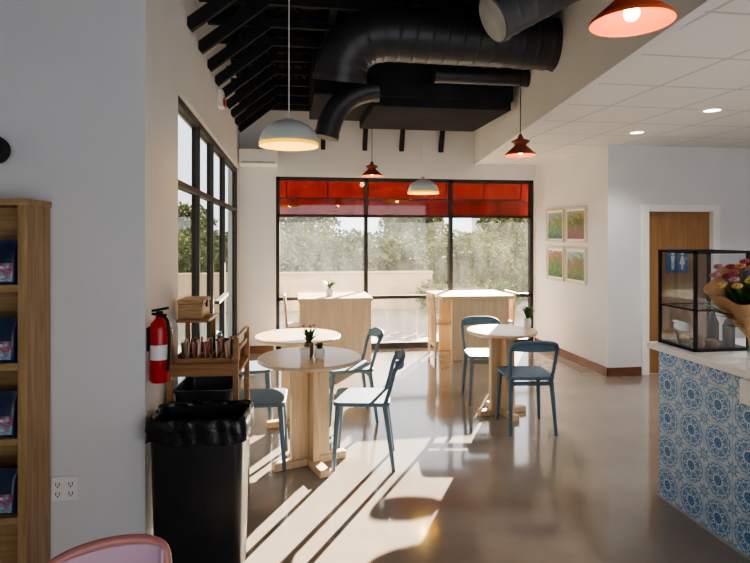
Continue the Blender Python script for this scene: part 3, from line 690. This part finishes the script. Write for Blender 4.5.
for i in range(20):
    a=i*2.4; rr=.145*math.sqrt((i+.5)/20); f=MB()
    for k in range(8):
        th=k*math.pi/4; f.ball((.015*math.cos(th),.015*math.sin(th),.004),.010,5,(1,1,.45))
    f.ball((0,0,.008),.008,5)
    f.obj('flower',fm[i%5],R,loc=(rr*math.cos(a),rr*math.sin(a),.42+.05*(1-rr/.17)+rnd.uniform(-.02,.04)))

# ---------------------------------------------------------------- outdoors
struct(MB().box((-30,YB+.1,-.12),(40,60,-.02)).box((-30,-10,-.12),(-3.2,YB+.1,-.02)).box((-3.2,2.9,-.12),(XL-.15,YB+.1,-.02)).obj('ground',PAVE,smooth=False),'sunlit concrete paving outside the shop','ground')
R=root('shop_awning','red cloth awning hanging outside the window','awning')
y=YB+.28; n=120
def cloth(z0,z1,nm,m,yo0=0,yo1=0,amp=1):
    b=MB()
    for i in range(n+1):
        x=-.30+3.95*i/n; wv=(.02*math.sin(i*.55)+.012*math.sin(i*.21))*amp
        b.v+=[Vector((x,y+wv+yo0,z0)),Vector((x,y+wv*.5+yo1,z1))]
    for i in range(n): b.f.append([2*i,2*i+2,2*i+3,2*i+1])
    return b.obj(nm,m,R,recalc=False)
cloth(1.85,2.12,'valance',CLOTHD); cloth(2.12,2.50,'awning_cloth',CLOTH,0,-.08,.5)
for i in range(7):
    x=-.05+.58*i; MB().bar((x,y-.02,2.13),(x,y-.10,2.50),.014,.006).obj('seam',CLOTHD,R,smooth=False)
MB().box((-.3,y-.045,2.11),(3.65,y-.025,2.13)).obj('awning_bar',DARKF,R,smooth=False)
MB().box((-.3,YB+.15,2.49),(3.65,YB+.2,2.53)).obj('mounting_bar',DARKF,R,smooth=False)
meta(MB().box((-4,12.0,-.02),(3.1,12.3,.76)).box((-4.02,11.98,.76),(3.12,12.32,.80)).obj('garden_wall',TAN,smooth=False,bevel=.01),'low tan stucco garden wall outside the window','garden wall')
def bz(x,yy):
    t=(yy-15)/9; return -.02+1.35*(3*t*t-2*t**3)+.12*noise.noise(Vector((x*.7,yy*.7,0)))
b=MB(); nx,ny=40,14
for j in range(ny+1):
    for i in range(nx+1):
        x=-14+34*i/nx; yy=15+9*j/ny; b.v.append(Vector((x,yy,bz(x,yy) if j else -.02)))
for j in range(ny):
    for i in range(nx): o=j*(nx+1)+i; b.f.append([o,o+1,o+nx+2,o+nx+1])
struct(b.obj('terrain',BANK,recalc=False),'sloping planted earth bank beyond hedge','ground')
rnd=random.Random(21); b=MB()
for i in range(24000):
    x=rnd.uniform(-9,16); yy=rnd.uniform(18,24.5); hh=.35+.5*noise.noise(Vector((x*.9,yy*.9,4)))
    p=Vector((x,yy,bz(x,min(yy,24))+rnd.uniform(0,1)*max(.08,hh)))
    a=Vector((rnd.uniform(-1,1),rnd.uniform(-1,1),rnd.uniform(-1,1))).normalized(); c=a.cross(Vector((rnd.uniform(-1,1),rnd.uniform(-1,1),1))).normalized(); s=.10*rnd.uniform(.6,1.3)
    o=len(b.v); b.v+=[p-a*s,p-c*s*.5,p+a*s,p+c*s*.5]; b.f.append([o,o+1,o+2,o+3])
gc=meta(b.obj('ground_cover_plants',LEAF3,recalc=False,smooth=False),'dense leafy ground cover on the sloping bank','plants'); gc['kind']='stuff'
def shrub_mesh(n,rx,ry,rz,seed,ls=.05):
    rnd=random.Random(seed); b=MB()
    for i in range(n):
        while True:
            p=Vector((rnd.uniform(-1,1),rnd.uniform(-1,1),rnd.uniform(-1,1)))
            if .35<p.length<1: break
        k=1+.25*noise.noise(p*2.5+Vector((seed,0,0))); p=Vector((p.x*rx*k,p.y*ry*k,rz+p.z*rz*k))
        a=Vector((rnd.uniform(-1,1),rnd.uniform(-1,1),rnd.uniform(-1,1))).normalized(); c=a.cross(Vector((rnd.uniform(-1,1),rnd.uniform(-1,1),1))).normalized(); s=ls*rnd.uniform(.6,1.3)
        o=len(b.v); b.v+=[p-a*s,p-c*s*.45,p+a*s,p+c*s*.45]; b.f.append([o,o+1,o+2,o+3])
    return b
def shrub(loc,rx,ry,rz,m,seed,label,n=2600,ls=.06,name='shrub',cat='shrub',grp='garden shrubs outside windows'):
    R=root(name,label,cat,loc,group=grp)
    shrub_mesh(n,rx,ry,rz,seed,ls).obj('foliage',m,R,recalc=False,smooth=False)
    MB().sweep([(0,0,-.02),(.03,0,rz)],[.05,.03],8).obj('stem',CARTW,R)
    return R
rnd=random.Random(11); b=MB()
def top(x): return 1.38+.55*noise.noise(Vector((x*.8,0,3)))+.26*noise.noise(Vector((x*2.6,2,3)))
for i in range(30000):
    x=rnd.uniform(-5,9.5); tp=top(x)
    z=rnd.uniform(0,1)**.8*tp; dd=.65*math.sqrt(max(.02,1-(z/tp)**3)); yy=13.4+rnd.choice((-1,1))*dd*rnd.uniform(.5,1)*(.85+.4*noise.noise(Vector((x*1.6,z*2,1))))
    p=Vector((x,yy,z)); a=Vector((rnd.uniform(-1,1),rnd.uniform(-1,1),rnd.uniform(-1,1))).normalized(); c=a.cross(Vector((rnd.uniform(-1,1),rnd.uniform(-1,1),1))).normalized(); s=.06*rnd.uniform(.6,1.4)
    o=len(b.v); b.v+=[p-a*s,p-c*s*.5,p+a*s,p+c*s*.5]; b.f.append([o,o+1,o+2,o+3])
H=root('hedge','long olive green leafy hedge behind garden wall','hedge'); H['kind']='stuff'
b.obj('foliage',LEAF3,H,recalc=False,smooth=False)
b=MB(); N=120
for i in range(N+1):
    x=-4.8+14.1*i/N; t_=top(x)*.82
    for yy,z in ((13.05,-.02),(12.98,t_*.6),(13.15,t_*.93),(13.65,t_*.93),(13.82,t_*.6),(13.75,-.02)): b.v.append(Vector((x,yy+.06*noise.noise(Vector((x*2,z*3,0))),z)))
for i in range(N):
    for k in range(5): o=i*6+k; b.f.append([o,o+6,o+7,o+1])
b.obj('inner_core',CORE,H)  # solid dark core added to close the sky gaps between leaves
G=shrub((4.2,10.9,0),.48,.40,.34,LEAF2,5,'low green shrub in sunlit planting bed',1200,.05)
for i,(x,yy) in enumerate(((5.4,11.2),(5.0,9.9),(6.5,10.2),(4.0,12.0),(3.0,11.3),(6.7,11.6),(-.6,11.3))): dup(G,(x,yy,0),25*i)
T_=shrub((-6,29,.9),2.3,1.8,1.2,LEAF3,7,'large olive tree crown on planted bank',3000,.16,'tree','tree','leafy trees outside windows')
for i,(x,yy) in enumerate(((.2,30),(6.4,29),(12.6,30))): dup(T_,(x,yy,.9),70*i)
for i,(x,yy) in enumerate(((-6,5.5),(-7,11),(-8.5,16))): dup(T_,(x-1.2,yy,0),33*i,'large leafy tree outside glazed side wall')
R=root('street_building','plain grey low building beyond the garden','building',(19,38,0))
MB().box((-5,0,-.02),(5,4,3.1)).obj('facade',GREYB,R,smooth=False); MB().box((-5.2,-.2,3.1),(5.2,4.2,3.3)).obj('roof_edge',WHITE,R,smooth=False)

# ---------------------------------------------------------------- light
wd=bpy.data.worlds.new('World'); sc.world=wd; wd.use_nodes=True
bg=wd.node_tree.nodes['Background']; bg.inputs[0].default_value=(.94,.96,1,1); bg.inputs[1].default_value=1.95
az=math.radians(29); el=math.radians(15.5)
dv=Vector((math.sin(az)*math.cos(el),math.cos(az)*math.cos(el),math.sin(el)))
l=bpy.data.lights.new('sun_light','SUN'); l.energy=58; l.angle=.007; l.color=(1,.87,.69)
so=bpy.data.objects.new('sun_light',l); COL.objects.link(so); so.rotation_euler=dv.to_track_quat('Z','Y').to_euler(); so.location=(8,14,6)

cam=bpy.data.cameras.new('camera'); co=bpy.data.objects.new('camera',cam); COL.objects.link(co)
cam.sensor_width=36; cam.lens=26.88; cam.shift_y=-.062; cam.clip_start=.05
co.location=(0,0,1.6); co.rotation_euler=(math.pi/2,0,-.1506)
sc.camera=co
sc.view_settings.view_transform='AgX'
try: sc.view_settings.look='AgX - Medium High Contrast'
except Exception: pass
sc.view_settings.exposure=0.75
